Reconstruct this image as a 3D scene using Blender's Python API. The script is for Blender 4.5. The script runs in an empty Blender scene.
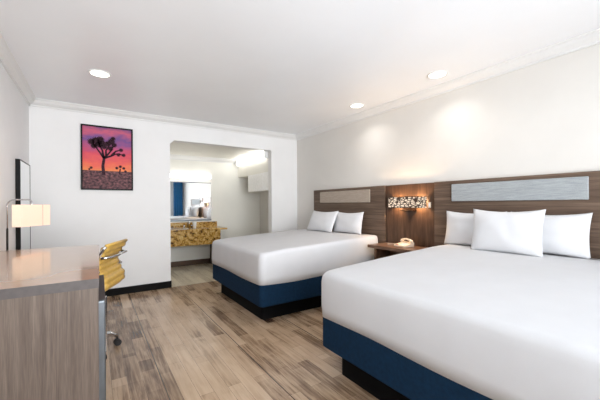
import bpy, bmesh, math, random
from math import sin, cos, pi, radians
from mathutils import Vector, Matrix, noise
random.seed(7)
S = bpy.context.scene
C = S.collection

# ------------------------------------------------------------------ camera
F, T, R, V0, H = 309.7, .5863, .006, 204.54, 1.184
cd = bpy.data.cameras.new('camera'); cam = bpy.data.objects.new('camera', cd); C.objects.link(cam)
fw = Vector((sin(T), cos(T), 0)); rt = Vector((cos(T), -sin(T), 0)); up = Vector((0, 0, 1))
r2 = cos(R)*rt - sin(R)*up; u2 = sin(R)*rt + cos(R)*up
m = Matrix((r2, u2, -fw)).transposed().to_4x4(); m.translation = Vector((0, 0, H))
cam.matrix_world = m
cd.sensor_width = 36; cd.lens = F/600*36; cd.shift_y = (V0-200)/600; cd.clip_start = .02
S.camera = cam
# ------------------------------------------------------------------ world, light, exposure
w = bpy.data.worlds.new('sky'); S.world = w; w.use_nodes = True
w.node_tree.nodes['Background'].inputs[0].default_value = (.75, .87, 1, 1)
w.node_tree.nodes['Background'].inputs[1].default_value = 2.0
S.view_settings.view_transform = 'Standard'; S.view_settings.look = 'None'
S.view_settings.gamma = 1; S.view_settings.use_curve_mapping = False
S.view_settings.exposure = -0.03

def lamp(name, kind, loc, power, col=(1, 1, 1), size=.1, size_y=None, rot=(0, 0, 0), spread=None):
    l = bpy.data.lights.new(name, kind); l.energy = power; l.color = col
    if kind == 'AREA':
        l.size = size
        if size_y: l.shape = 'RECTANGLE'; l.size_y = size_y
        else: l.shape = 'DISK'
        if spread: l.spread = radians(spread)
    else: l.shadow_soft_size = size
    o = bpy.data.objects.new(name, l); o.location = loc; o.rotation_euler = rot; C.objects.link(o)
    return o
XL, XR, YB, YF, ZC = -.63, 3.10, 4.76, -.95, 2.44
WX0, WX1, WZ0, WZ1 = -.3, 2.48, .55, 2.2
# daylight entering through the big window of the front wall
lamp('daylight', 'AREA', (.9, YF-2.8, 1.0), 1420, (.95, .975, 1), 6, 4.2, (radians(92), 0, 0))

# ------------------------------------------------------------------ materials
def lin(c):
    return tuple((x/255/12.92 if x/255 <= .04045 else ((x/255+.055)/1.055)**2.4) for x in c) + (1,)
class NT:
    def __init__(s, name):
        s.m = bpy.data.materials.new(name); s.m.use_nodes = True
        s.t = s.m.node_tree; s.b = s.t.nodes['Principled BSDF']
    def n(s, typ, **kw):
        x = s.t.nodes.new(typ)
        for k, v in kw.items():
            if k.startswith('i_'):
                key = k[2:]; key = int(key) if key.isdigit() else key.replace('_', ' ')
                x.inputs[key].default_value = v
            else: setattr(x, k, v)
        return x
    def l(s, a, b): s.t.links.new(a, b)
    def coords(s, scale=(1, 1, 1), rot=(0, 0, 0), kind='Object'):
        c = s.n('ShaderNodeTexCoord'); mp = s.n('ShaderNodeMapping')
        mp.inputs['Scale'].default_value = scale; mp.inputs['Rotation'].default_value = rot
        s.l(c.outputs[kind], mp.inputs[0]); return mp.outputs[0]
    def ramp(s, fac, stops):
        r = s.n('ShaderNodeValToRGB'); e = r.color_ramp.elements
        while len(e) < len(stops): e.new(.5)
        for k, (p, c) in enumerate(stops): e[k].position = p; e[k].color = lin(c)
        s.l(fac, r.inputs[0]); return r.outputs[0]
    def bump(s, h, strength=.2, dist=.01):
        b = s.n('ShaderNodeBump', i_Strength=strength, i_Distance=dist)
        s.l(h, b.inputs['Height']); s.l(b.outputs[0], s.b.inputs['Normal'])
def plain(name, col, rough=.5, metal=0., noise_amt=.03, nscale=20, bump=0., bscale=200, coat=0, spec=None):
    t = NT(name); co = t.coords()
    if spec is not None: t.b.inputs['Specular IOR Level'].default_value = spec
    n = t.n('ShaderNodeTexNoise', i_Scale=nscale, i_Detail=3.); t.l(co, n.inputs['Vector'])
    lo = tuple(max(0, c*(1-noise_amt)) for c in col); hi = tuple(min(255, c*(1+noise_amt)) for c in col)
    t.l(t.ramp(n.outputs[0], [(.3, lo), (.7, hi)]), t.b.inputs['Base Color'])
    t.b.inputs['Roughness'].default_value = rough; t.b.inputs['Metallic'].default_value = metal
    if coat: t.b.inputs['Coat Weight'].default_value = coat
    if bump:
        n2 = t.n('ShaderNodeTexNoise', i_Scale=bscale, i_Detail=2.); t.l(co, n2.inputs['Vector'])
        t.bump(n2.outputs[0], bump, .003)
    return t.m
def emit(name, col, strength):
    t = NT(name); t.b.inputs['Base Color'].default_value = lin(col)
    t.b.inputs['Emission Color'].default_value = lin(col); t.b.inputs['Emission Strength'].default_value = strength
    return t.m
def wood(name, cols, scale, rough=.4, spread=1., coat=0., bmp=.06):
    """streaky laminate grain; scale is small along the grain"""
    t = NT(name); co = t.coords(scale)
    n = t.n('ShaderNodeTexNoise', i_Scale=1., i_Detail=6., i_Roughness=.62, i_Distortion=.35); t.l(co, n.inputs['Vector'])
    c2 = t.coords(tuple(x*6 for x in scale)); n2 = t.n('ShaderNodeTexNoise', i_Scale=1., i_Detail=3.); t.l(c2, n2.inputs['Vector'])
    mx = t.n('ShaderNodeMath', operation='MULTIPLY_ADD', i_1=.35); t.l(n2.outputs[0], mx.inputs[0])
    m2 = t.n('ShaderNodeMath', operation='MULTIPLY', i_1=.65); t.l(n.outputs[0], m2.inputs[0]); t.l(m2.outputs[0], mx.inputs[2])
    k = len(cols)
    t.l(t.ramp(mx.outputs[0], [(.34+.32*i/(k-1), c) for i, c in enumerate(cols)]), t.b.inputs['Base Color'])
    t.b.inputs['Roughness'].default_value = rough; t.b.inputs['Coat Weight'].default_value = coat
    t.b.inputs['Coat Roughness'].default_value = .12; t.b.inputs['Specular IOR Level'].default_value = .3
    if bmp: t.bump(n2.outputs[0], bmp, .002)
    return t.m
def floor_mat(name, dark, mid, light, rough=.3, seam=True):
    t = NT(name); co = t.coords((1, 1, 1), (0, 0, radians(90)))
    br = t.n('ShaderNodeTexBrick', offset=.37, offset_frequency=2, squash=1.)
    for k, v in (('Color1', (0, 0, 0, 1)), ('Color2', (1, 1, 1, 1)), ('Mortar', (.5, .5, .5, 1)), ('Scale', 1.),
                 ('Mortar Size', .0007), ('Brick Width', .82), ('Row Height', .09)): br.inputs[k].default_value = v
    t.l(co, br.inputs['Vector'])
    br2 = t.n('ShaderNodeTexBrick', offset=.61, offset_frequency=3)
    for k, v in (('Color1', (0, 0, 0, 1)), ('Color2', (1, 1, 1, 1)), ('Mortar', (.5, .5, .5, 1)), ('Scale', 1.),
                 ('Mortar Size', .0), ('Brick Width', .47), ('Row Height', .09)): br2.inputs[k].default_value = v
    t.l(co, br2.inputs['Vector'])
    c2 = t.coords((44, 2.6, 1)); g = t.n('ShaderNodeTexNoise', i_Scale=1., i_Detail=6., i_Roughness=.65, i_Distortion=.6); t.l(c2, g.inputs['Vector'])
    c3 = t.coords((9, 3.0, 1)); g2 = t.n('ShaderNodeTexNoise', i_Scale=1., i_Detail=3.); t.l(c3, g2.inputs['Vector'])
    def mad(a, k, b=None, c=0.):
        x = t.n('ShaderNodeMath', operation='MULTIPLY_ADD'); t.l(a, x.inputs[0]); x.inputs[1].default_value = k
        if b is None: x.inputs[2].default_value = c
        else: t.l(b, x.inputs[2])
        return x.outputs[0]
    v = mad(br.outputs['Color'], .25, None, -.12)
    v = mad(br2.outputs['Color'], .17, v)
    v = mad(g.outputs[0], .58, v)
    v = mad(g2.outputs[0], .35, v)
    col = t.ramp(v, [(.33, dark), (.47, mid), (.58, light), (.75, tuple(min(255, c+18) for c in light))])
    mx = t.n('ShaderNodeMix', data_type='RGBA'); mx.inputs[7].default_value = lin(tuple(c*.85 for c in dark))
    t.l(br.outputs['Fac'], mx.inputs[0]); t.l(col, mx.inputs[6])
    out = mx.outputs[2]
    if seam:    # long joints between the wide vinyl strips
        tc = t.n('ShaderNodeTexCoord'); sp = t.n('ShaderNodeSeparateXYZ'); t.l(tc.outputs['Object'], sp.inputs[0])
        a = t.n('ShaderNodeMath', operation='ADD', i_1=5-.377); t.l(sp.outputs[0], a.inputs[0])
        md = t.n('ShaderNodeMath', operation='MODULO', i_1=.63); t.l(a.outputs[0], md.inputs[0])
        # 5 m offset keeps the value positive; the joint falls at x = .377
        off = (5 % .63)
        s1 = t.n('ShaderNodeMath', operation='SUBTRACT', i_1=off); t.l(md.outputs[0], s1.inputs[0])
        ab = t.n('ShaderNodeMath', operation='ABSOLUTE'); t.l(s1.outputs[0], ab.inputs[0])
        lt = t.n('ShaderNodeMath', operation='LESS_THAN', i_1=.0032); t.l(ab.outputs[0], lt.inputs[0])
        m3 = t.n('ShaderNodeMix', data_type='RGBA'); m3.inputs[7].default_value = lin(tuple(c*.75 for c in dark))
        t.l(lt.outputs[0], m3.inputs[0]); t.l(out, m3.inputs[6]); out = m3.outputs[2]
    t.l(out, t.b.inputs['Base Color'])
    t.b.inputs['Roughness'].default_value = rough
    t.bump(v, .08, .003)
    return t.m
def granite(name):
    t = NT(name); co = t.coords()
    v = t.n('ShaderNodeTexVoronoi', i_Scale=42.); n = t.n('ShaderNodeTexNoise', i_Scale=14., i_Detail=5., i_Roughness=.7)
    t.l(co, n.inputs['Vector']); t.l(co, v.inputs['Vector'])
    a = t.n('ShaderNodeMath', operation='MULTIPLY_ADD', i_1=.14); t.l(v.outputs['Distance'], a.inputs[0]); t.l(n.outputs[0], a.inputs[2])
    t.l(t.ramp(a.outputs[0], [(.44, (62, 42, 22)), (.5, (140, 100, 46)), (.57, (190, 146, 68)), (.76, (224, 198, 140))]), t.b.inputs['Base Color'])
    t.b.inputs['Roughness'].default_value = .2
    return t.m
def fabric(name, c1, c2, scale=260, rough=.9):
    t = NT(name); co = t.coords()
    wv = t.n('ShaderNodeTexNoise', i_Scale=scale, i_Detail=2.); t.l(co, wv.inputs['Vector'])
    cs = t.coords((30, 4, 60)); w2 = t.n('ShaderNodeTexNoise', i_Scale=3., i_Detail=3.); t.l(cs, w2.inputs['Vector'])
    a = t.n('ShaderNodeMath', operation='MULTIPLY_ADD', i_1=.5); t.l(wv.outputs[0], a.inputs[0])
    b = t.n('ShaderNodeMath', operation='MULTIPLY', i_1=.5); t.l(w2.outputs[0], b.inputs[0]); t.l(b.outputs[0], a.inputs[2])
    t.l(t.ramp(a.outputs[0], [(.35, c1), (.65, c2)]), t.b.inputs['Base Color'])
    t.b.inputs['Roughness'].default_value = rough; t.b.inputs['Sheen Weight'].default_value = .2
    t.bump(wv.outputs[0], .25, .002)
    return t.m

M = {}
M['wall'] = plain('wall_paint', (236, 235, 234), .55, 0, .008, 3, .05, 120)
M['wall_warm_dimmed'] = plain('wall_paint_warm_dimmed', (221, 217, 211), .6, 0, .008, 3, .05, 120)  # warm tint, plus darkening in the colour to offset strong window light
M['ceiling'] = plain('ceiling_paint', (243, 244, 246), .36, 0, .006, 2, .05, 90)
M['alcove'] = plain('alcove_paint', (240, 238, 230), .5, 0, .008, 3)
M['trim'] = plain('trim_paint', (228, 227, 225), .45, 0, .004)
M['black_trim'] = plain('black_vinyl_base', (13, 11, 10), .6, spec=.15)
M['brown_trim'] = plain('brown_vinyl_base', (92, 72, 56), .4)
M['floor'] = floor_mat('vinyl_plank', (84, 62, 47), (144, 118, 94), (185, 158, 130), .22)
M['floor2'] = floor_mat('alcove_plank', (178, 162, 134), (206, 192, 166), (224, 212, 188), .28, False)
M['sheet'] = plain('white_sheet', (212, 212, 214), .85, 0, .008, 6, .12, 300)
M['pillow'] = plain('pillow_cotton', (220, 220, 222), .85, 0, .008, 6, .12, 300)
M['blue'] = plain('navy_fabric', (17, 44, 68), .9, 0, .08, 40, .2, 400, spec=.15)
M['black'] = plain('black_plinth', (7, 7, 8), .8, spec=.15)
M['hb_wood'] = wood('headboard_laminate', [(78, 62, 51), (100, 82, 69), (124, 104, 89)], (3, 1.0, 36), .38)
M['mid_wood'] = wood('wall_panel_laminate', [(52, 37, 27), (76, 56, 43), (100, 76, 59)], (14, 14, 1.1), .38)
M['ns_wood'] = wood('nightstand_laminate', [(84, 60, 46), (112, 84, 66), (134, 102, 82)], (30, 2, 14), .3)
M['desk_wood'] = wood('desk_laminate', [(84, 73, 66), (102, 89, 80), (120, 106, 96)], (60, 50, 2.2), .4)
M['desk_top'] = plain('desk_top_laminate', (172, 138, 112), .15, 0, .03, 4, coat=.3)
M['edge'] = plain('grey_edge_band', (80, 73, 71), .5, 0, .05, 50)
M['taupe'] = fabric('taupe_upholstery', (150, 135, 120), (178, 163, 148))
M['greyblue'] = fabric('grey_blue_upholstery', (138, 143, 146), (174, 178, 179))
M['chrome'] = plain('chrome', (205, 205, 208), .12, 1, .01)
M['steel'] = plain('brushed_steel', (118, 123, 128), .38, .85, .03)
M['dark_metal'] = plain('dark_metal', (40, 36, 34), .4, .5)
M['bronze'] = plain('bronze_metal', (70, 52, 40), .35, .8)
M['frame'] = plain('black_frame', (8, 7, 7), .5, spec=.2)
M['leather'] = plain('mustard_leather', (206, 166, 82), .36, 0, .05, 30, .1, 150)
M['rubber'] = plain('black_plastic', (20, 20, 21), .45)
M['granite'] = granite('gold_granite')
M['white_lam'] = plain('white_laminate', (250, 250, 248), .4)
M['ivory'] = plain('ivory_plastic', (224, 208, 188), .35)
M['red'] = plain('red_plastic', (190, 60, 40), .4)
M['white_plastic'] = plain('white_plastic', (236, 236, 234), .35)
M['tube'] = emit('fluorescent_diffuser', (255, 253, 248), 4.2)
M['downlight'] = emit('downlight_lens', (255, 250, 240), 5)
M['shade'] = emit('lamp_shade_linen', (250, 222, 198), .3)
M['curtain'] = fabric('blue_curtain', (10, 100, 160), (24, 130, 190), 90)
M['grey_curtain'] = fabric('beige_lining', (160, 152, 142), (178, 170, 160), 90)
M['blind'] = plain('white_blind', (238, 240, 242), .5)
mm = NT('mirror_glass'); mm.b.inputs['Metallic'].default_value = 1; mm.b.inputs['Roughness'].default_value = .02
mm.b.inputs['Base Color'].default_value = (.86, .88, .88, 1); M['mirror'] = mm.m
g = NT('window_glass'); tr = g.n('ShaderNodeBsdfTransparent'); gl = g.n('ShaderNodeBsdfGlossy', i_Roughness=.02)
mx = g.n('ShaderNodeMixShader', i_0=.08); g.l(tr.outputs[0], mx.inputs[1]); g.l(gl.outputs[0], mx.inputs[2])
g.l(mx.outputs[0], g.t.nodes['Material Output'].inputs[0]); M['glass'] = g.m
# pebble-cut sconce sheet: bright diffuser showing through an irregular bronze web
t = NT('pebble_web'); co = t.coords((1, 1, 2.3))
v = t.n('ShaderNodeTexVoronoi', feature='DISTANCE_TO_EDGE', i_Scale=21.); t.l(co, v.inputs['Vector'])
lt = t.n('ShaderNodeMath', operation='GREATER_THAN', i_1=.14); t.l(v.outputs['Distance'], lt.inputs[0])
em = t.n('ShaderNodeEmission', i_Strength=1.1); em.inputs[0].default_value = lin((255, 232, 206))
t.b.inputs['Base Color'].default_value = lin((96, 78, 66)); t.b.inputs['Metallic'].default_value = .6; t.b.inputs['Roughness'].default_value = .35
mx = t.n('ShaderNodeMixShader'); t.l(lt.outputs[0], mx.inputs[0]); t.l(t.b.outputs[0], mx.inputs[1]); t.l(em.outputs[0], mx.inputs[2])
t.l(mx.outputs[0], t.t.nodes['Material Output'].inputs[0]); M['pebble'] = t.m
# sunset print: violet cloud, magenta, orange horizon, dusky scrub
t = NT('sunset_print'); tc = t.n('ShaderNodeTexCoord'); sp = t.n('ShaderNodeSeparateXYZ'); t.l(tc.outputs['Object'], sp.inputs[0])
co = t.coords((3.2, 1, 9)); n = t.n('ShaderNodeTexNoise', i_Scale=1.6, i_Detail=5., i_Roughness=.6); t.l(co, n.inputs['Vector'])
a = t.n('ShaderNodeMath', operation='MULTIPLY_ADD', i_1=1/.82, i_2=.5); t.l(sp.outputs[2], a.inputs[0])
b = t.n('ShaderNodeMath', operation='MULTIPLY_ADD', i_1=.34, i_2=-.17); t.l(n.outputs[0], b.inputs[0])
sm = t.n('ShaderNodeMath', operation='ADD'); t.l(a.outputs[0], sm.inputs[0]); t.l(b.outputs[0], sm.inputs[1])
sky = t.ramp(sm.outputs[0], [(.3, (238, 136, 84)), (.4, (236, 106, 88)), (.56, (216, 80, 100)), (.68, (176, 84, 128)), (.8, (112, 80, 140)), (.92, (200, 96, 122)), (1, (128, 84, 130))])
co = t.coords((26, 1, 34)); n2 = t.n('ShaderNodeTexNoise', i_Scale=1.2, i_Detail=4.); t.l(co, n2.inputs['Vector'])
gr = t.ramp(n2.outputs[0], [(.36, (52, 34, 40)), (.55, (108, 70, 74)), (.68, (146, 94, 96))])
ls = t.n('ShaderNodeMath', operation='LESS_THAN', i_1=.3); t.l(a.outputs[0], ls.inputs[0])
mx = t.n('ShaderNodeMix', data_type='RGBA'); t.l(ls.outputs[0], mx.inputs[0]); t.l(sky, mx.inputs[6]); t.l(gr, mx.inputs[7])
t.l(mx.outputs[2], t.b.inputs['Base Color']); t.b.inputs['Roughness'].default_value = .5; t.b.inputs['Specular IOR Level'].default_value = .2; M['print'] = t.m
M['tree_ink'] = plain('tree_print_ink', (52, 30, 40), .5, 0, .45, 60, spec=.1)

# ------------------------------------------------------------------ mesh helpers
def obj(name, bm, mat, parent=None, loc=(0, 0, 0), rot=(0, 0, 0), smooth=False, bevel=0, seg=2):
    bmesh.ops.recalc_face_normals(bm, faces=bm.faces)
    me = bpy.data.meshes.new(name); bm.to_mesh(me); bm.free()
    if smooth:
        for p in me.polygons: p.use_smooth = True
    o = bpy.data.objects.new(name, me); C.objects.link(o); me.materials.append(mat)
    o.location = loc; o.rotation_euler = rot
    if parent: o.parent = parent
    if bevel:
        b = o.modifiers.new('bevel', 'BEVEL'); b.width = bevel; b.segments = seg; b.limit_method = 'ANGLE'
        b.angle_limit = radians(40)
    return o
def thing(name, label, cat, loc=(0, 0, 0), rz=0, group=None):
    o = bpy.data.objects.new(name, None); C.objects.link(o); o.location = loc; o.rotation_euler = (0, 0, rz)
    o.empty_display_size = .1
    return tag(o, label, cat, group)
def tag(o, label, cat, group=None):
    o['label'] = label; o['category'] = cat
    if group: o['group'] = group
    return o
def struct(name, bm, mat, **k):
    o = obj(name, bm, mat, **k); o['kind'] = 'structure'; return o
def box(x0, x1, y0, y1, z0, z1, bm=None):
    bm = bm or bmesh.new()
    v = [bm.verts.new((x, y, z)) for z in (z0, z1) for x, y in ((x0, y0), (x1, y0), (x1, y1), (x0, y1))]
    for f in ((0, 3, 2, 1), (4, 5, 6, 7), (0, 1, 5, 4), (1, 2, 6, 5), (2, 3, 7, 6), (3, 0, 4, 7)): bm.faces.new([v[i] for i in f])
    return bm
def prism(pts, d, bm=None):
    """pts: list of 3D points (planar), extruded by vector d"""
    bm = bm or bmesh.new(); d = Vector(d)
    a = [bm.verts.new(p) for p in pts]; b = [bm.verts.new(Vector(p)+d) for p in pts]; n = len(a)
    bm.faces.new(a); bm.faces.new(b[::-1])
    for i in range(n): bm.faces.new((a[i], a[(i+1) % n], b[(i+1) % n], b[i]))
    return bm
def tube(pts, r, n=10, bm=None, closed=False):
    bm = bm or bmesh.new(); pts = [Vector(p) for p in pts]; rings = []; k = len(pts); prev = None
    for i, p in enumerate(pts):
        if closed: d = pts[(i+1) % k]-pts[i-1]
        else: d = pts[min(i+1, k-1)]-pts[max(i-1, 0)]
        d.normalize()
        if prev is None:
            a = Vector((0, 0, 1)) if abs(d.z) < .9 else Vector((1, 0, 0)); x = d.cross(a).normalized()
        else: x = (prev-prev.dot(d)*d).normalized()
        prev = x; y = d.cross(x); rr = r[i] if isinstance(r, (list, tuple)) else r
        rings.append([bm.verts.new(p+rr*(cos(2*pi*j/n)*x+sin(2*pi*j/n)*y)) for j in range(n)])
    for i in range(k if closed else k-1):
        a, b = rings[i], rings[(i+1) % k]
        for j in range(n): bm.faces.new((a[j], a[(j+1) % n], b[(j+1) % n], b[j]))
    if not closed: bm.faces.new(rings[0][::-1]); bm.faces.new(rings[-1])
    return bm
def lathe(prof, n=24, bm=None, c=(0, 0, 0)):
    bm = bm or bmesh.new(); rings = []
    for r, z in prof:
        rings.append([bm.verts.new((c[0]+max(r, 1e-4)*cos(2*pi*j/n), c[1]+max(r, 1e-4)*sin(2*pi*j/n), c[2]+z)) for j in range(n)])
    for a, b in zip(rings, rings[1:]):
        for j in range(n): bm.faces.new((a[j], a[(j+1) % n], b[(j+1) % n], b[j]))
    bm.faces.new(rings[0][::-1]); bm.faces.new(rings[-1]); return bm
def rings_mesh(rings, bm=None):
    bm = bm or bmesh.new(); R_ = [[bm.verts.new(p) for p in r] for r in rings]; n = len(R_[0])
    for a, b in zip(R_, R_[1:]):
        for j in range(n): bm.faces.new((a[j], a[(j+1) % n], b[(j+1) % n], b[j]))
    bm.faces.new(R_[0][::-1]); bm.faces.new(R_[-1]); return bm
def rrect(x0, x1, y0, y1, r, z, nc=6, ne=14):
    pts = []
    cs = ((x1-r, y1-r, 0), (x0+r, y1-r, 90), (x0+r, y0+r, 180), (x1-r, y0+r, 270))
    for k, (cx, cy, a0) in enumerate(cs):
        arc = [(cx+r*cos(radians(a0+90*i/nc)), cy+r*sin(radians(a0+90*i/nc))) for i in range(nc+1)]
        pts += arc
        nx, ny, na = cs[(k+1) % 4]; q = (nx+r*cos(radians(na)), ny+r*sin(radians(na)))
        p = arc[-1]
        pts += [(p[0]+(q[0]-p[0])*i/ne, p[1]+(q[1]-p[1])*i/ne) for i in range(1, ne)]
    return [Vector((x, y, z)) for x, y in pts]

# ------------------------------------------------------------------ setting
AX0, AY0, AY1, AZ = .25, 4.88, 6.30, 2.15
bm = box(XL-.1, XR+.1, YF-.1, YB, -.1, 0); struct('floor', bm, M['floor'])
struct('floor_alcove', box(AX0-.1, XR+.1, YB, AY1+.1, -.1, 0), M['floor2'])
struct('ceiling', box(XL-.1, XR+.1, YF-.1, AY0, ZC, ZC+.1), M['ceiling'])
struct('wall_left', box(XL-.1, XL, YF-.1, AY0, 0, ZC), M['wall'])
struct('wall_right', box(XR, XR+.1, YF-.1, AY1+.1, 0, ZC), M['wall_warm_dimmed'])
OX0, OX1, OZ = .915, 2.57, 2.13
pts = [(XL, 0), (OX0, 0), (OX0, OZ-.055), (OX0+.06, OZ), (OX1-.02, OZ), (OX1, OZ-.02), (OX1, 0), (XR, 0), (XR, ZC), (XL, ZC)]
struct('wall_back', prism([(x, YB, z) for x, z in pts], (0, AY0-YB, 0)), M['wall'])
# front wall with the big window
bm = box(XL, WX0, YF-.1, YF, 0, ZC); box(WX1, XR, YF-.1, YF, 0, ZC, bm)
box(WX0, WX1, YF-.1, YF, 0, WZ0, bm); box(WX0, WX1, YF-.1, YF, WZ1, ZC, bm)
struct('wall_front', bm, M['wall'])
bm = box(WX0, WX1, YF-.08, YF-.04, WZ0, WZ0+.05); box(WX0, WX1, YF-.08, YF-.04, WZ1-.05, WZ1, bm)
box(WX0, WX0+.05, YF-.08, YF-.04, WZ0, WZ1, bm); box(WX1-.05, WX1, YF-.08, YF-.04, WZ0, WZ1, bm)
cx = (WX0+WX1)/2; box(cx-.03, cx+.03, YF-.08, YF-.04, WZ0, WZ1, bm)
win = struct('window_1', bm, M['white_plastic'])
obj('glass_pane', box(WX0+.04, WX1-.04, YF-.064, YF-.06, WZ0+.04, WZ1-.04), M['glass'], win)
obj('window_sill', box(WX0-.03, WX1+.03, YF-.03, YF+.03, WZ0-.03, WZ0-.002), M['trim'], win)
# alcove shell
struct('wall_alcove_back', box(AX0-.1, XR, AY1, AY1+.1, 0, AZ+.1), M['alcove'])
struct('wall_alcove_left', box(AX0-.1, AX0, AY0, AY1, 0, AZ+.1), M['alcove'])
struct('ceiling_alcove', box(AX0-.1, XR, AY0, AY1+.1, AZ, AZ+.08), M['alcove'])
struct('wall_closet_header', box(2.58, XR, AY0, AY1, 1.77, AZ), M['alcove'])

# crown mouldings (profile in (out, down))
prof = [(0, 0), (.075, 0), (.075, .012), (.062, .018), (.05, .04), (.028, .058), (.014, .068), (.014, .085), (0, .085)]
def crown(name, a, b, inward, z, mat=M['trim'], s=1.):
    a, b = Vector(a), Vector(b); iv = Vector(inward); bm = bmesh.new()
    pr = [(a+iv*o*s+Vector((0, 0, z-d*s))) for o, d in prof]
    e = (b-a)
    prism(pr, e, bm); return struct(name, bm, mat)
crown('trim_1', (XL, YB, 0), (XR, YB, 0), (0, -1, 0), ZC)
crown('trim_2', (XL, YF, 0), (XL, YB, 0), (1, 0, 0), ZC)
crown('trim_3', (XR, YF, 0), (XR, YB, 0), (-1, 0, 0), ZC)
crown('trim_4', (XL, YF, 0), (XR, YF, 0), (0, 1, 0), ZC)
crown('trim_5', (AX0, AY1, 0), (2.58, AY1, 0), (0, -1, 0), AZ, M['trim'])
# baseboards
struct('baseboard_back', box(XL, OX0+.008, YB-.012, YB, 0, .095), M['black_trim'], bevel=.003)
struct('baseboard_opening', box(OX0, OX0+.01, YB-.01, AY0, 0, .095), M['black_trim'], bevel=.003)
struct('baseboard_back_right', box(OX1, XR, YB-.012, YB, 0, .095), M['black_trim'], bevel=.003)
struct('baseboard_left', box(XL, XL+.012, YF, YB-.012, 0, .095), M['black_trim'], bevel=.003)
struct('baseboard_right', box(XR-.012, XR, YF, YB-.012, 0, .095), M['black_trim'], bevel=.003)
struct('baseboard_alcove', box(AX0, XR, AY1-.012, AY1, 0, .1), M['brown_trim'], bevel=.003)

# ------------------------------------------------------------------ downlights
def downlight(x, y, label, power=1.7):
    t = thing('recessed_downlight', label, 'ceiling light', (x, y, ZC), 0, 'round recessed ceiling lights')
    bm = bmesh.new()
    P_ = [(.078, 0), (.095, 0), (.095, -.004), (.09, -.008), (.08, -.008), (.074, -.002)]
    n = 32; rr = [[bm.verts.new((r*cos(2*pi*j/n), r*sin(2*pi*j/n), z)) for j in range(n)] for r, z in P_]
    for i in range(len(P_)):
        a, b = rr[i], rr[(i+1) % len(P_)]
        for j in range(n): bm.faces.new((a[j], a[(j+1) % n], b[(j+1) % n], b[j]))
    obj('trim_ring', bm, M['white_plastic'], t, smooth=True)
    obj('lens', lathe([(.076, -.001), (.076, -.003), (.04, -.005), (.0, -.006)], 32), M['downlight'], t)
    l = lamp('bulb', 'AREA', (0, 0, -.02), power, (1, .97, .94), .15, spread=120); l.parent = t
downlight(.05, 3.497, 'round recessed ceiling light on the left, nearest the desert picture')
downlight(2.785, 1.764, 'recessed ceiling light above the nearer bed, larger of the right-hand two')
downlight(2.79, 2.877, 'recessed ceiling light further down the right wall, above the far bed')

downlight(.05, 1.35, 'added recessed ceiling light above the near end of the desk, out of view')  # added unseen light; its floor bounce brightens the ceiling
# ------------------------------------------------------------------ framed picture
PX0, PX1, PZ0, PZ1 = -.138, .438, 1.387, 2.212
pic = thing('framed_picture', 'black framed desert tree at sunset picture on the back wall', 'picture', ((PX0+PX1)/2, YB, (PZ0+PZ1)/2))
hw, hh = (PX1-PX0)/2, (PZ1-PZ0)/2
bm = box(-hw, hw, -.03, 0, hh-.018, hh); box(-hw, hw, -.03, 0, -hh, -hh+.018, bm)
box(-hw, -hw+.018, -.03, 0, -hh+.018, hh-.018, bm); box(hw-.018, hw, -.03, 0, -hh+.018, hh-.018, bm)
obj('frame', bm, M['frame'], pic)
pr = obj('print', box(-hw+.018, hw-.018, -.018, -.004, -hh+.018, hh-.018), M['print'], pic)
bm = bmesh.new(); yy = -.0192
def limb(pts, w0, w1):
    k = len(pts); L = []; Rr = []
    for i, (x, z) in enumerate(pts):
        q = pts[min(i+1, k-1)]; p = pts[max(i-1, 0)]; dx, dz = q[0]-p[0], q[1]-p[1]; d = math.hypot(dx, dz) or 1
        wd = (w0+(w1-w0)*i/(k-1))/2; L.append(bm.verts.new((x-dz/d*wd, yy, z+dx/d*wd))); Rr.append(bm.verts.new((x+dz/d*wd, yy, z-dx/d*wd)))
    for i in range(k-1): bm.faces.new((L[i], L[i+1], Rr[i+1], Rr[i]))
def tuft(x, z, r, y_=None):
    n = 15; c = bm.verts.new((x, yy, z)); a0 = random.random()
    v = [bm.verts.new((x+(r if j % 2 else r*.6)*cos(a0+2*pi*j/(2*n)), yy, z+(r if j % 2 else r*.6)*sin(a0+2*pi*j/(2*n)))) for j in range(2*n)]
    for j in range(2*n): bm.faces.new((c, v[j], v[(j+1) % (2*n)]))
limb([(-.045, -.22), (-.055, -.1), (-.04, .0), (-.05, .03)], .038, .026)
for pts in ([(-.045, 0), (-.08, .06), (-.12, .12), (-.17, .19)], [(-.045, 0), (-.06, .1), (-.09, .16), (-.1, .22)],
            [(-.045, .0), (0, .05), (.04, .11), (.06, .17)], [(-.04, .0), (.03, .03), (.08, .06), (.13, .07), (.17, .05)],
            [(.04, .04), (.09, .1), (.14, .12)], [(-.02, .03), (-.02, .1), (.02, .18)]):
    limb(pts, .026, .013)
for x, z, r in ((-.18, .2, .05), (-.13, .22, .055), (-.08, .24, .05), (-.1, .17, .05), (-.15, .15, .045), (.0, .19, .045), (.04, .22, .05), (.07, .18, .04),
                (.06, .26, .035), (-.04, .15, .045), (.03, .13, .04), (.15, .12, .03), (.18, .055, .028), (.12, .055, .026), (-.06, .2, .04)):
    tuft(x, z, r)
limb([(.13, -.2), (.14, -.13)], .02, .015)
for x, z, r in ((.1, -.12, .022), (.14, -.1, .024), (.18, -.12, .022), (-.18, -.13, .02), (-.2, -.15, .015), (.2, -.16, .02)): tuft(x, z, r)
obj('tree_print', bm, M['tree_ink'], pr)

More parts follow.
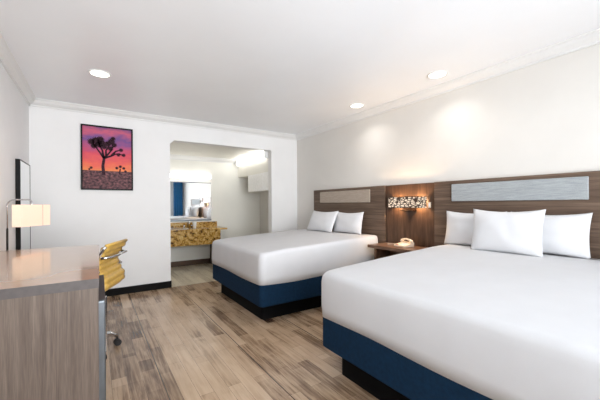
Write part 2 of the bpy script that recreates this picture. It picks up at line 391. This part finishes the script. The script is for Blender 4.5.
# ------------------------------------------------------------------ left wall mirror
t = thing('wall_mirror', 'tall black-framed mirror on the left wall beyond the desk', 'mirror', (XL, 3.98, 0))
bm = box(.001, .036, 0, .02, .12, 1.64); box(.001, .036, .56, .57, .12, 1.64, bm)
box(.001, .036, .02, .56, 1.63, 1.64, bm); box(.001, .036, .02, .56, .12, .13, bm)
obj('frame', bm, M['frame'], t)
obj('mirror_glass', box(.002, .034, .02, .56, .13, 1.63), M['mirror'], t)

# ------------------------------------------------------------------ headboards
def headboard(y0, y1, p0, p1, mat, label):
    t = thing('headboard', label, 'headboard', (XR, y0, 0), 0, 'wood headboards on the right wall')
    obj('wood_panel', box(-.04, -.001, 0, y1-y0, .14, 1.418), M['hb_wood'], t, bevel=.002)
    obj('upholstered_inset', box(-.062, -.04, p0-y0, p1-y0, 1.208, 1.381), mat, t, bevel=.006, seg=3)
    return t
headboard(.45, 1.985, .727, 1.78, M['greyblue'], 'brown laminate headboard with grey-blue fabric strip behind the nearer bed')
headboard(2.67, 4.19, 2.912, 3.992, M['taupe'], 'brown laminate headboard with taupe fabric strip behind the far bed')
wp = obj('wall_panel', box(XR-.025, XR-.001, 1.99, 2.665, .14, 1.416), M['mid_wood'], bevel=.002)
tag(wp, 'dark reddish wood wall panel between the two headboards, behind the lit sconce', 'wall panel')

# ------------------------------------------------------------------ sconce
t = thing('wall_sconce', 'lit wall sconce with pebble-patterned shade above the nightstand', 'wall lamp', (XR-.025, 2.305, 1.2))
bm = bmesh.new()   # open-topped rectangular sleeve
d, hwid, z0, z1 = .11, .225, -.06, .064
for xs, ys in (((-d, -d+.004), (-hwid, hwid)), ((-d, -.012), (-hwid, -hwid+.004)), ((-d, -.012), (hwid-.004, hwid))):
    box(xs[0], xs[1], ys[0], ys[1], z0, z1, bm)
obj('pebble_shade', bm, M['pebble'], t)
bm = box(-d-.002, -d+.006, -hwid-.002, hwid+.002, z1-.004, z1+.003); box(-d-.002, -d+.006, -hwid-.002, hwid+.002, z0-.003, z0+.004, bm)
obj('shade_rim', bm, M['bronze'], t)
bm = box(-.012, 0, -.09, .09, -.1, .05); box(-.08, 0, -.08, .08, -.1, -.088, bm)
obj('back_plate', bm, M['bronze'], t, bevel=.003)
for yy_ in (-.13, .13):
    l = lamp('bulb', 'POINT', (-.06, yy_, 0), 9, (1, .66, .36), .025); l.parent = t
    obj('lamp_bulb', lathe([(.004, -.03), (.018, -.02), (.022, 0), (.018, .02), (.004, .03)], 12, c=(-.06, yy_*.55, 0)), M['shade'], t, smooth=True)
t = thing('light_switch', 'small white light switch on the wood panel beside the sconce', 'light switch', (XR-.025, 2.05, 1.17))
obj('plate', box(-.006, -.001, -.016, .016, -.03, .03), M['ivory'], t, bevel=.002)
obj('rocker', box(-.011, -.006, -.008, .008, -.018, .018), M['white_plastic'], t, bevel=.002)

# ------------------------------------------------------------------ nightstand
NX0, NY0, NY1, NZ = 2.735, 1.995, 2.655, .70
t = thing('nightstand', 'wall-side wooden nightstand between the two beds', 'nightstand', (NX0, NY0, 0))
W, L = XR-.027-NX0, NY1-NY0
obj('tabletop', box(0, W, 0, L, NZ-.035, NZ), M['ns_wood'], t, bevel=.003)
for y_ in (.03, L-.06): obj('side_panel', box(.08, W-.002, y_, y_+.03, 0, NZ-.035), M['ns_wood'], t, bevel=.002)
obj('lower_shelf', box(.09, W-.002, .06, L-.06, .2, .225), M['ns_wood'], t)
obj('back_board', box(W-.014, W-.002, .06, L-.06, .225, NZ-.036), M['ns_wood'], t)

# ------------------------------------------------------------------ telephone
t = thing('telephone', 'ivory desk telephone with handset on the nightstand', 'telephone', (2.93, 2.28, NZ), radians(-12))
bm = rings_mesh([[Vector((x, y, z+(x+.085)*k)) for x, y in ((-.09, -.1), (.085, -.1), (.085, .1), (-.09, .1))] for z, k in ((0, 0), (.022, .22))])
obj('phone_base', bm, M['ivory'], t, bevel=.008, seg=3)
bm = bmesh.new()
for i in range(4):
    for j in range(3):
        x = -.06+i*.021; y = -.055+j*.026; z = .022+(x+.085)*.22
        box(x-.007, x+.007, y-.009, y+.009, z-.002, z+.006, bm)
obj('keypad', bm, M['white_plastic'], t)
obj('message_light', box(-.082, -.070, .02, .07, .022, .030), M['red'], t)
bm = tube([(.045, -.10, .058), (.045, -.09, .072), (.045, -.055, .088), (.045, 0, .096), (.045, .055, .088), (.045, .09, .072), (.045, .1, .058)],
          [.02, .022, .015, .012, .015, .022, .02], 12)
obj('handset', bm, M['ivory'], t, smooth=True)
pts = []
for i in range(240):
    a = i/239; cxx = .03-.09*a+.03*sin(a*pi*2); cyy = .105+.14*sin(a*pi/2)
    pts.append((cxx+.007*cos(a*110), cyy, .0105+.007*sin(a*110)))
obj('coiled_cord', tube(pts, .0028, 6), M['ivory'], t, smooth=True)

t.scale = (.86, .86, .86)

# ------------------------------------------------------------------ beds
def mattress_mesh(L, W, seed):
    z0, z1 = .387, .70; rings = []; N = Vector((seed*9.1, 3, 1))
    def ring(inset, z, rc): return rrect(inset, L, inset, W-inset, rc, z)
    body = [ring(.022, z0-.0, .05), ring(.0, z0+.002, .055), ring(-.004, z0+.07, .055), ring(-.003, .63, .055)]
    for k in range(1, 9):
        a = k/8*pi/2; r = .048; body.append(ring(r*(1-cos(a)), z1-r+r*sin(a), .055-.005*k/8))
    rings = body
    ctr = Vector((L/2, W/2, z1))
    for s in (.85, .7, .55, .4, .25, .12, .03):
        rings.append([Vector((ctr.x+(p.x-ctr.x)*s, ctr.y+(p.y-ctr.y)*s, p.z)) for p in body[-1]])
    bm = rings_mesh(rings)
    for v in bm.verts:
        p = v.co.copy()
        n = noise.noise(p*2.2+N)*.007+noise.noise(Vector((p.x*4, p.y*4, p.z*9))+N)*.0035
        if p.z > .6: v.co.z += min(1, max(0, (p.z-.6)/.09))*.08*min(1, max(0, p.x/(L*.8)))**.8+n*.8+.006*sin(pi*min(1, max(0, p.x/L)))*sin(pi*min(1, max(0, p.y/W)))
        elif p.x < L-.05:
            side = Vector((-1 if p.x < .1 else 0, -1 if p.y < .1 else (1 if p.y > W-.1 else 0), 0))
            v.co += side*n
        if p.z < z0+.03: v.co.z += .006*sin(p.x*7+seed)+.005*sin(p.y*6+seed)-.006
        v.co.x = min(v.co.x, L)
    return bm
def bed(y0, label, seed, W=1.52):
    L = XR-.066-1.345
    t = thing('bed', label, 'bed', (1.345, y0, 0), 0, 'white beds on blue bases')
    mt = obj('mattress_with_sheet', mattress_mesh(L, W, seed), M['sheet'], t, smooth=True)
    bs = [rrect(.0+i, L-.0, i, W-i, .05, z, 6, 6) for i, z in ((.014, .17), (.004, .18), (.004, .40), (.02, .425))]
    obj('box_spring_skirt', rings_mesh(bs), M['blue'], t, smooth=False)
    obj('plinth', rings_mesh([rrect(.085, L-.02, .13, W-.13, .03, z, 4, 4) for z in (0, .176)]), M['black'], t)
    return t
bed(.205, 'nearer bed in the foreground with three white pillows and blue base', 1, 1.58)
bed(2.73, 'far bed by the alcove with two white pillows and blue base', 2)

def pillow_mesh(w, h, T_, seed):
    n, k = 30, 22; bm = bmesh.new(); top = {}; bot = {}; N = Vector((seed*5.3, seed, 2))
    for i in range(n+1):
        for j in range(k+1):
            a = -1+2*i/n; b = -1+2*j/k
            x = w/2*a*(1-.055*(1-b*b)); z = h/2*b*(1-.075*(1-a*a))
            th = T_/2*max(0, (1-abs(a)**2.6))**.55*max(0, (1-abs(b)**2.6))**.55
            th *= 1+.22*noise.noise(Vector((a*1.6, b*1.6, 0))+N)
            wr = .006*noise.noise(Vector((x*9, z*9, 1))+N)*(1 if th > .01 else 0)
            z -= .012*(1-a*a)*(1 if b > 0 else 0)*b
            edge = i in (0, n) or j in (0, k)
            top[i, j] = bm.verts.new((x, -th-wr, z))
            bot[i, j] = top[i, j] if edge else bm.verts.new((x, th, z))
    for i in range(n):
        for j in range(k):
            bm.faces.new((top[i, j], top[i+1, j], top[i+1, j+1], top[i, j+1]))
            q = [bot[i, j], bot[i, j+1], bot[i+1, j+1], bot[i+1, j]]
            if len(set(q)) == 4:
                try: bm.faces.new(q)
                except ValueError: pass
    return bm
def pillow(x, y, z, w, h, T_, lean, yaw, label, group, seed, roll=0):
    o = obj('pillow', pillow_mesh(w, h, T_, seed), M['pillow'], smooth=True)
    # local -Y faces the foot of the bed (world -X)
    mt = Matrix.Rotation(radians(-90+yaw), 4, 'Z') @ Matrix.Rotation(radians(-lean), 4, 'X') @ Matrix.Rotation(radians(roll), 4, 'Y')
    o.matrix_world = Matrix.Translation((x, y, z)) @ mt
    return tag(o, label, 'pillow', group)
g1 = 'pillows on the nearer bed'; g2 = 'pillows on the far bed'
pillow(2.965, 1.525, .945, .56, .34, .12, 8, 0, 'white pillow standing left behind the big middle pillow, nearer bed', g1, 1)
pillow(2.965, .955, .945, .53, .34, .12, 8, 0, 'white pillow standing right behind the big middle pillow, nearer bed', g1, 2)
pillow(2.79, 1.18, .955, .535, .37, .13, 9, 0, 'large white pillow in front in the middle of the nearer bed', g1, 3)
pillow(2.95, 3.24, .93, .58, .31, .12, 10, 0, 'white pillow at the right on the far bed, nearer the nightstand', g2, 4)
pillow(2.85, 3.70, .935, .62, .34, .12, 24, 0, 'white pillow at the left on the far bed, overlapping its neighbour', g2, 5)

# ------------------------------------------------------------------ desk and refrigerator
DX0, DX1, DY0, DY1, DZ = XL+.014, -.005, 2.74, 3.95, .76
t = thing('desk', 'lower writing desk behind the tall cabinet, carrying the lit lamp', 'desk', (DX0, DY0, 0))
W, L = DX1-DX0, DY1-DY0
obj('desktop', box(0, W, 0, L, DZ-.03, DZ), M['desk_top'], t, bevel=.002)
for y_ in (.006, L-.036): obj('end_panel', box(0, W-.01, y_, y_+.03, 0, DZ-.03), M['desk_wood'], t)
obj('back_panel', box(0, .02, .036, L-.036, .3, DZ-.03), M['desk_wood'], t)
CZ, CW, CL = .90, .585, 1.25
t = thing('cabinet', 'tall grey-brown wooden cabinet with glossy pinkish top along the left wall', 'cabinet', (.014-CW, 1.452, 0), radians(-.7))
obj('cabinet_top', box(0, CW, 0, CL, CZ-.036, CZ), M['desk_top'], t)
obj('edge_band', box(0, CW, -.002, -.0002, CZ-.036, CZ), M['edge'], t)
obj('end_panel', box(.004, CW-.002, .003, .028, .0, CZ-.037), M['desk_wood'], t)
obj('end_panel', box(.004, CW-.002, CL-.028, CL-.003, .0, CZ-.037), M['desk_wood'], t)
obj('divider_panel', box(.004, CW-.03, .59, .612, .0, CZ-.037), M['desk_wood'], t)
obj('back_panel', box(.004, .012, .03, CL-.03, .0, CZ-.037), M['desk_wood'], t)
obj('plinth', box(.02, CW-.05, .614, CL-.03, .0, .08), M['desk_wood'], t)
for k in range(3):
    z = .09+k*.258
    obj('drawer', box(.03, CW-.002, .616, CL-.032, z, z+.25), M['desk_wood'], t, bevel=.002)
t = thing('mini_refrigerator', 'refrigerator with silver door edge built into the near end of the cabinet', 'refrigerator', (.014-CW, 1.49, 0), radians(-.7))
obj('refrigerator_body', box(.05, CW-.02, .0, .53, .02, .803), M['rubber'], t, bevel=.006)
for x_, y_ in ((.08, .04), (.08, .49), (CW-.06, .04), (CW-.06, .49)): obj('foot', lathe([(.014, 0), (.012, .022)], 10, c=(x_, y_, 0)), M['rubber'], t)
dr = obj('door', box(CW-.014, CW+.022, .0, .53, .03, .803), M['steel'], t, bevel=.008, seg=3)
obj('door_top_trim', box(CW-.0135, CW+.0215, .001, .529, .8035, .806), M['rubber'], dr)
obj('door_handle', box(CW+.022, CW+.034, .47, .49, .4, .7), M['chrome'], dr, bevel=.004)

# ------------------------------------------------------------------ desk lamp
t = thing('desk_lamp', 'lit lamp with rectangular cream shade on a bent chrome pole, behind the cabinet', 'lamp', (-.595, 3.44, DZ))
obj('base', lathe([(.02, 0), (.02, .008), (.012, .014), (.008, .02)], 20), M['dark_metal'], t, smooth=True)
obj('lower_pole', tube([(0, 0, .01), (0, 0, .24)], .0075, 10), M['dark_metal'], t, smooth=True)
tip = Vector((.165, -.07, 0)); top = .478
pts = [(0, 0, .24), (0, 0, top-.05)]
for k in range(1, 6):
    a = k/5*pi/2; pts.append((tip.x*.3*(1-cos(a)), tip.y*.3*(1-cos(a)), top-.05+.05*sin(a)))
pts.append((tip.x*.8, tip.y*.8, top))
for k in range(1, 5):
    a = k/4*pi/2; pts.append((tip.x*(.8+.2*sin(a)), tip.y*(.8+.2*sin(a)), top-.03*(1-cos(a))))
pts.append((tip.x, tip.y, top-.1))
obj('bent_pole', tube(pts, .0055, 10), M['chrome'], t, smooth=True)
sh = bmesh.new(); hl, hd, zb, zt = .15, .035, .26, .436
for x0, x1, y0, y1 in ((-hl, hl, -hd, -hd+.003), (-hl, hl, hd-.003, hd), (-hl, -hl+.003, -hd+.003, hd-.003), (hl-.003, hl, -hd+.003, hd-.003)): box(x0, x1, y0, y1, zb, zt, sh)
ang = math.atan2(.335, .198)
s_o = obj('lamp_shade', sh, M['shade'], t, (tip.x, tip.y, 0), (0, 0, ang))
obj('shade_seam', box(.062, .069, -hd-.002, -hd-.0003, zb, zt), M['ivory'], s_o)
l = lamp('bulb', 'POINT', (tip.x, tip.y, .36), 1.8, (1, .8, .6), .03); l.parent = t
obj('lamp_bulb', lathe([(.008, .035), (.012, .02), (.02, 0), (.015, -.02), (.003, -.028)], 14, c=(tip.x, tip.y, .34)), M['shade'], t, smooth=True)

# ------------------------------------------------------------------ office chair
t = thing('office_chair', 'mustard ribbed leather office chair with chrome frame at the desk', 'office chair', (-.10, 3.02, 0), math.atan2(-.384, .923))
# local +X = behind the chair, local Y = width
hwc = .205
pf = [(-.28, .55), (-.2, .545), (-.12, .54), (-.02, .535), (.06, .53), (.13, .527), (.19, .53), (.23, .55), (.248, .58), (.242, .615),
      (.222, .65), (.203, .69), (.198, .73), (.208, .78), (.235, .83), (.27, .878)]
def dense(p, n):
    out = []
    for i in range(len(p)-1):
        p0 = p[max(i-1, 0)]; p1 = p[i]; p2 = p[i+1]; p3 = p[min(i+2, len(p)-1)]
        for k in range(n):
            u = k/n; out.append(tuple(.5*((2*p1[c])+(-p0[c]+p2[c])*u+(2*p0[c]-5*p1[c]+4*p2[c]-p3[c])*u*u+(-p0[c]+3*p1[c]-3*p2[c]+p3[c])*u**3) for c in (0, 1)))
    out.append(p[-1]); return out
D = dense(pf, 6)
def sling(pts, hw_, th, pitch, bulge):
    s = 0; rings = []; last = pts[0]
    for i, p in enumerate(pts):
        s += math.hypot(p[0]-last[0], p[1]-last[1]); last = p
        a = pts[max(i-1, 0)]; b = pts[min(i+1, len(pts)-1)]; d = math.hypot(b[0]-a[0], b[1]-a[1]); nx, nz = (b[1]-a[1])/d, -(b[0]-a[0])/d
        q = th/2+bulge*abs(sin(pi*s/pitch))
        nn = 8; front = []; back = []
        for k in range(nn+1):
            y = -hw_+2*hw_*k/nn
            front.append(Vector((p[0]-nx*q, y, p[1]-nz*q))); back.append(Vector((p[0]+nx*q, y, p[1]+nz*q)))
        rings.append(front+back[::-1])
    return rings_mesh(rings)
k_ = 42
obj('seat', sling(D[:k_], hwc-.012, .018, .052, .0145), M['leather'], t, smooth=True)
obj('backrest', sling(D[k_-1:], hwc-.012, .018, .052, .0145), M['leather'], t, smooth=True)
for sy in (-1, 1):
    obj('side_rail', tube([(p[0], sy*hwc, p[1]) for p in D[::3]], .011, 8), M['chrome'], t, smooth=True)
    arm = [(.225, sy*(hwc+.01), .70), (.215, sy*(hwc+.03), .70), (.1, sy*(hwc+.04), .70), (-.05, sy*(hwc+.04), .69), (-.1, sy*(hwc+.04), .66), (-.1, sy*(hwc+.04), .6), (-.07, sy*(hwc+.03), .54), (-.05, sy*(hwc+.01), .52)]
    arm = [(a[0], a[1], a[2]-.0 if a[2] < .69 else a[2]-.01) for a in arm]
    obj('armrest', tube(arm, .011, 8), M['chrome'], t, smooth=True)
    obj('armrest_pad', tube([(.12, sy*(hwc+.04), .692), (-.02, sy*(hwc+.04), .686)], .014, 8), M['rubber'], t, smooth=True)
obj('back_brace', tube([(.235, -hwc, .79), (.285, -hwc*.8, .79), (.29, 0, .79), (.285, hwc*.8, .79), (.235, hwc, .79)], .011, 8), M['chrome'], t, smooth=True)
obj('seat_brace', tube([(.03, -hwc, .515), (.03, -.1, .46), (.03, .1, .46), (.03, hwc, .515)], .013, 8), M['chrome'], t, smooth=True)
obj('top_rail', tube([(.273, -hwc, .882), (.273, hwc, .882)], .013, 8), M['leather'], t, smooth=True)
obj('gas_column', lathe([(.035, .1), (.035, .25), (.018, .26), (.018, .45), (.06, .455), (.06, .47)], 18, c=(.03, 0, 0)), M['steel'], t, smooth=False)
base_rot = 34
for k in range(5):
    a = radians(base_rot+72*k); c, s = cos(a), sin(a); o0 = Vector((.03, 0, 0))
    pt = [o0+Vector((c*r, s*r, z)) for r, z in ((.02, .125), (.08, .13), (.18, .115), (.215, .09), (.235, .075))]
    leg = obj('base_leg', tube(pt, [.024, .022, .018, .014, .012], 10), M['chrome'], t, smooth=True)
    cc = o0+Vector((c*.235, s*.235, 0)); bm = bmesh.new()
    for off in (-.014, .014):
        q = Vector((-s, c, 0))*off; ring = []
        p0 = cc+q+Vector((0, 0, .027)); ax = Vector((-s, c, 0)); e1 = Vector((c, s, 0)); e2 = Vector((0, 0, 1)); R_ = []
        for sgn in (-.008, .008):
            R_.append([p0+ax*sgn+.027*(cos(2*pi*j/16)*e1+sin(2*pi*j/16)*e2) for j in range(16)])
        rings_mesh(R_, bm)
    tube([cc+Vector((0, 0, .03)), cc+Vector((0, 0, .076))], .007, 8, bm)
    obj('caster', bm, M['rubber'], leg)

# ------------------------------------------------------------------ alcove: vanity, mirror, lights, closet
VX0, VX1, VY0, VZ = AX0+.002, 2.01, 5.78, .745
t = thing('vanity_counter', 'gold granite vanity counter below the alcove mirror', 'vanity', (VX0, VY0, 0))
W = VX1-VX0; Dp = AY1-VY0-.002
obj('countertop', box(0, W+.13, -.02, Dp, VZ-.03, VZ), M['granite'], t, bevel=.003)
obj('apron', box(0, W, 0, .02, .45, VZ-.03), M['granite'], t)
obj('backsplash', box(0, W+.1, Dp-.022, Dp, VZ, .848), M['granite'], t, bevel=.002)
obj('support_panel', box(W-.05, W-.025, .05, Dp-.015, 0, VZ-.03), M['desk_wood'], t)
obj('sink_basin', lathe([(.16, -.11), (.2, -.04), (.22, .0), (.225, .004), (.21, .004), (.19, -.03), (.02, -.09)], 28, c=(1.0, .27, VZ)), M['white_plastic'], t, smooth=True)
t = thing('faucet', 'small chrome faucet standing at the back of the vanity counter', 'faucet', (1.51, 6.2, VZ))
obj('spout', tube([(0, 0, 0), (0, 0, .09), (0, -.03, .12), (0, -.1, .11), (0, -.12, .09)], [.02, .014, .012, .011, .011], 10), M['chrome'], t, smooth=True)
for sx in (-.07, .07): obj('tap_handle', lathe([(.02, 0), (.016, .03), (.024, .045), (.01, .055)], 14, c=(sx, 0, 0)), M['chrome'], t, smooth=True)
t = thing('paper_cup', 'white paper-wrapped cup standing on the vanity counter', 'cup', (1.57, 5.95, VZ))
obj('cup_body', lathe([(.026, 0), (.036, .11), (.034, .112)], 20), M['white_plastic'], t, smooth=True)
obj('cup_cap', lathe([(.038, .105), (.038, .118), (.01, .122)], 20), M['white_lam'], t)
t = thing('vanity_mirror', 'large frameless mirror above the granite vanity', 'mirror', (AX0+.3, AY1, .87))
obj('mirror_glass', box(0, 1.996-AX0-.3, -.008, -.001, .03, .757), M['mirror'], t)
for q0, q1 in ((.757, .77), (0, .03)): obj('clip_rail', box(0, 1.996-AX0-.3, -.014, -.001, q0, q1), M['steel'], t)
t = thing('vanity_light', 'long fluorescent light bar above the vanity mirror', 'wall light', (AX0+.4, AY1, 1.70))
LW = 1.997-AX0-.4
obj('diffuser', box(.02, LW-.02, -.07, -.012, .018, .092), M['tube'], t, bevel=.02, seg=3)
obj('end_cap', box(LW-.02, LW, -.075, -.001, .012, .098), M['white_plastic'], t, bevel=.004)
obj('end_cap', box(0, .02, -.075, -.001, .012, .098), M['white_plastic'], t, bevel=.004)
obj('back_plate', box(.02, LW-.02, -.012, -.001, .006, .104), M['white_plastic'], t)
t = thing('closet_light', 'bright fluorescent light bar high on the alcove right wall', 'wall light', (2.58, 4.9, 2.01))
obj('diffuser', box(-.07, -.012, .02, 1.31, .004, .132), M['tube'], t, bevel=.012, seg=3)
for y_ in (0, 1.31): obj('end_cap', box(-.075, -.001, y_, y_+.02, 0, .136), M['white_plastic'], t, bevel=.003)
obj('back_plate', box(-.012, -.001, .02, 1.31, 0, .136), M['white_plastic'], t)
t = thing('closet_shelf_unit', 'white laminate closet shelf unit hanging in the alcove', 'shelf', (2.57, 4.885, 1.44))
obj('front_fascia', box(0, .02, 0, .86, 0, .329), M['white_lam'], t, bevel=.002)
obj('shelf_board', box(.02, .525, 0, .86, 0, .02), M['white_lam'], t)
obj('side_panel', box(.02, .525, .84, .86, .02, .329), M['white_lam'], t)

# ------------------------------------------------------------------ front wall: curtain and blind (seen in the mirror)
def drape(name, x0, x1, z0, z1, y, mat, label, waves, amp=.035):
    n = 90; a = []; b = []; bm = bmesh.new()
    for i in range(n+1):
        u = i/n; x = x0+(x1-x0)*u; yy_ = y+amp*sin(u*waves*2*pi)+.2*amp*sin(u*waves*5.3)
        a.append((x, yy_)); b.append((x, yy_+.006))
    lo = [bm.verts.new((x, q, z0)) for x, q in a]; hi = [bm.verts.new((x, q, z1)) for x, q in a]
    lo2 = [bm.verts.new((x, q, z0)) for x, q in b]; hi2 = [bm.verts.new((x, q, z1)) for x, q in b]
    for i in range(n):
        bm.faces.new((lo[i], lo[i+1], hi[i+1], hi[i])); bm.faces.new((lo2[i+1], lo2[i], hi2[i], hi2[i+1]))
        bm.faces.new((hi[i], hi[i+1], hi2[i+1], hi2[i])); bm.faces.new((lo[i+1], lo[i], lo2[i], lo2[i+1]))
    bm.faces.new((lo[0], hi[0], hi2[0], lo2[0])); bm.faces.new((hi[n], lo[n], lo2[n], hi2[n]))
    o = obj(name, bm, mat, smooth=True); return tag(o, label, 'curtain')
drape('curtain', 2.70, 3.06, .1, 2.3, YF+.12, M['curtain'], 'blue window curtain seen reflected in the vanity mirror', 5)
tag(obj('curtain_rod', tube([(-.1, YF+.12, 2.32), (3.07, YF+.12, 2.32)], .012, 10), M['dark_metal'], smooth=True), 'long rod holding the curtain over the front window', 'curtain rod')
t = thing('window_blind', 'white horizontal blind over the front window beside the blue curtain', 'blind', (WX0, YF+.04, 0))
obj('head_rail', box(0, WX1-WX0, -.02, .02, WZ1-.04, WZ1), M['blind'], t)
bm = bmesh.new(); z = WZ0+.04
while z < WZ1-.05:
    prism([(0, -.02, z-.003), (0, .02, z+.003), (0, .02, z+.0045), (0, -.02, z-.0015)], (WX1-WX0, 0, 0), bm); z += .06
obj('slats', bm, M['blind'], t)
obj('bottom_rail', box(0, WX1-WX0, -.02, .02, WZ0+.005, WZ0+.02), M['blind'], t)
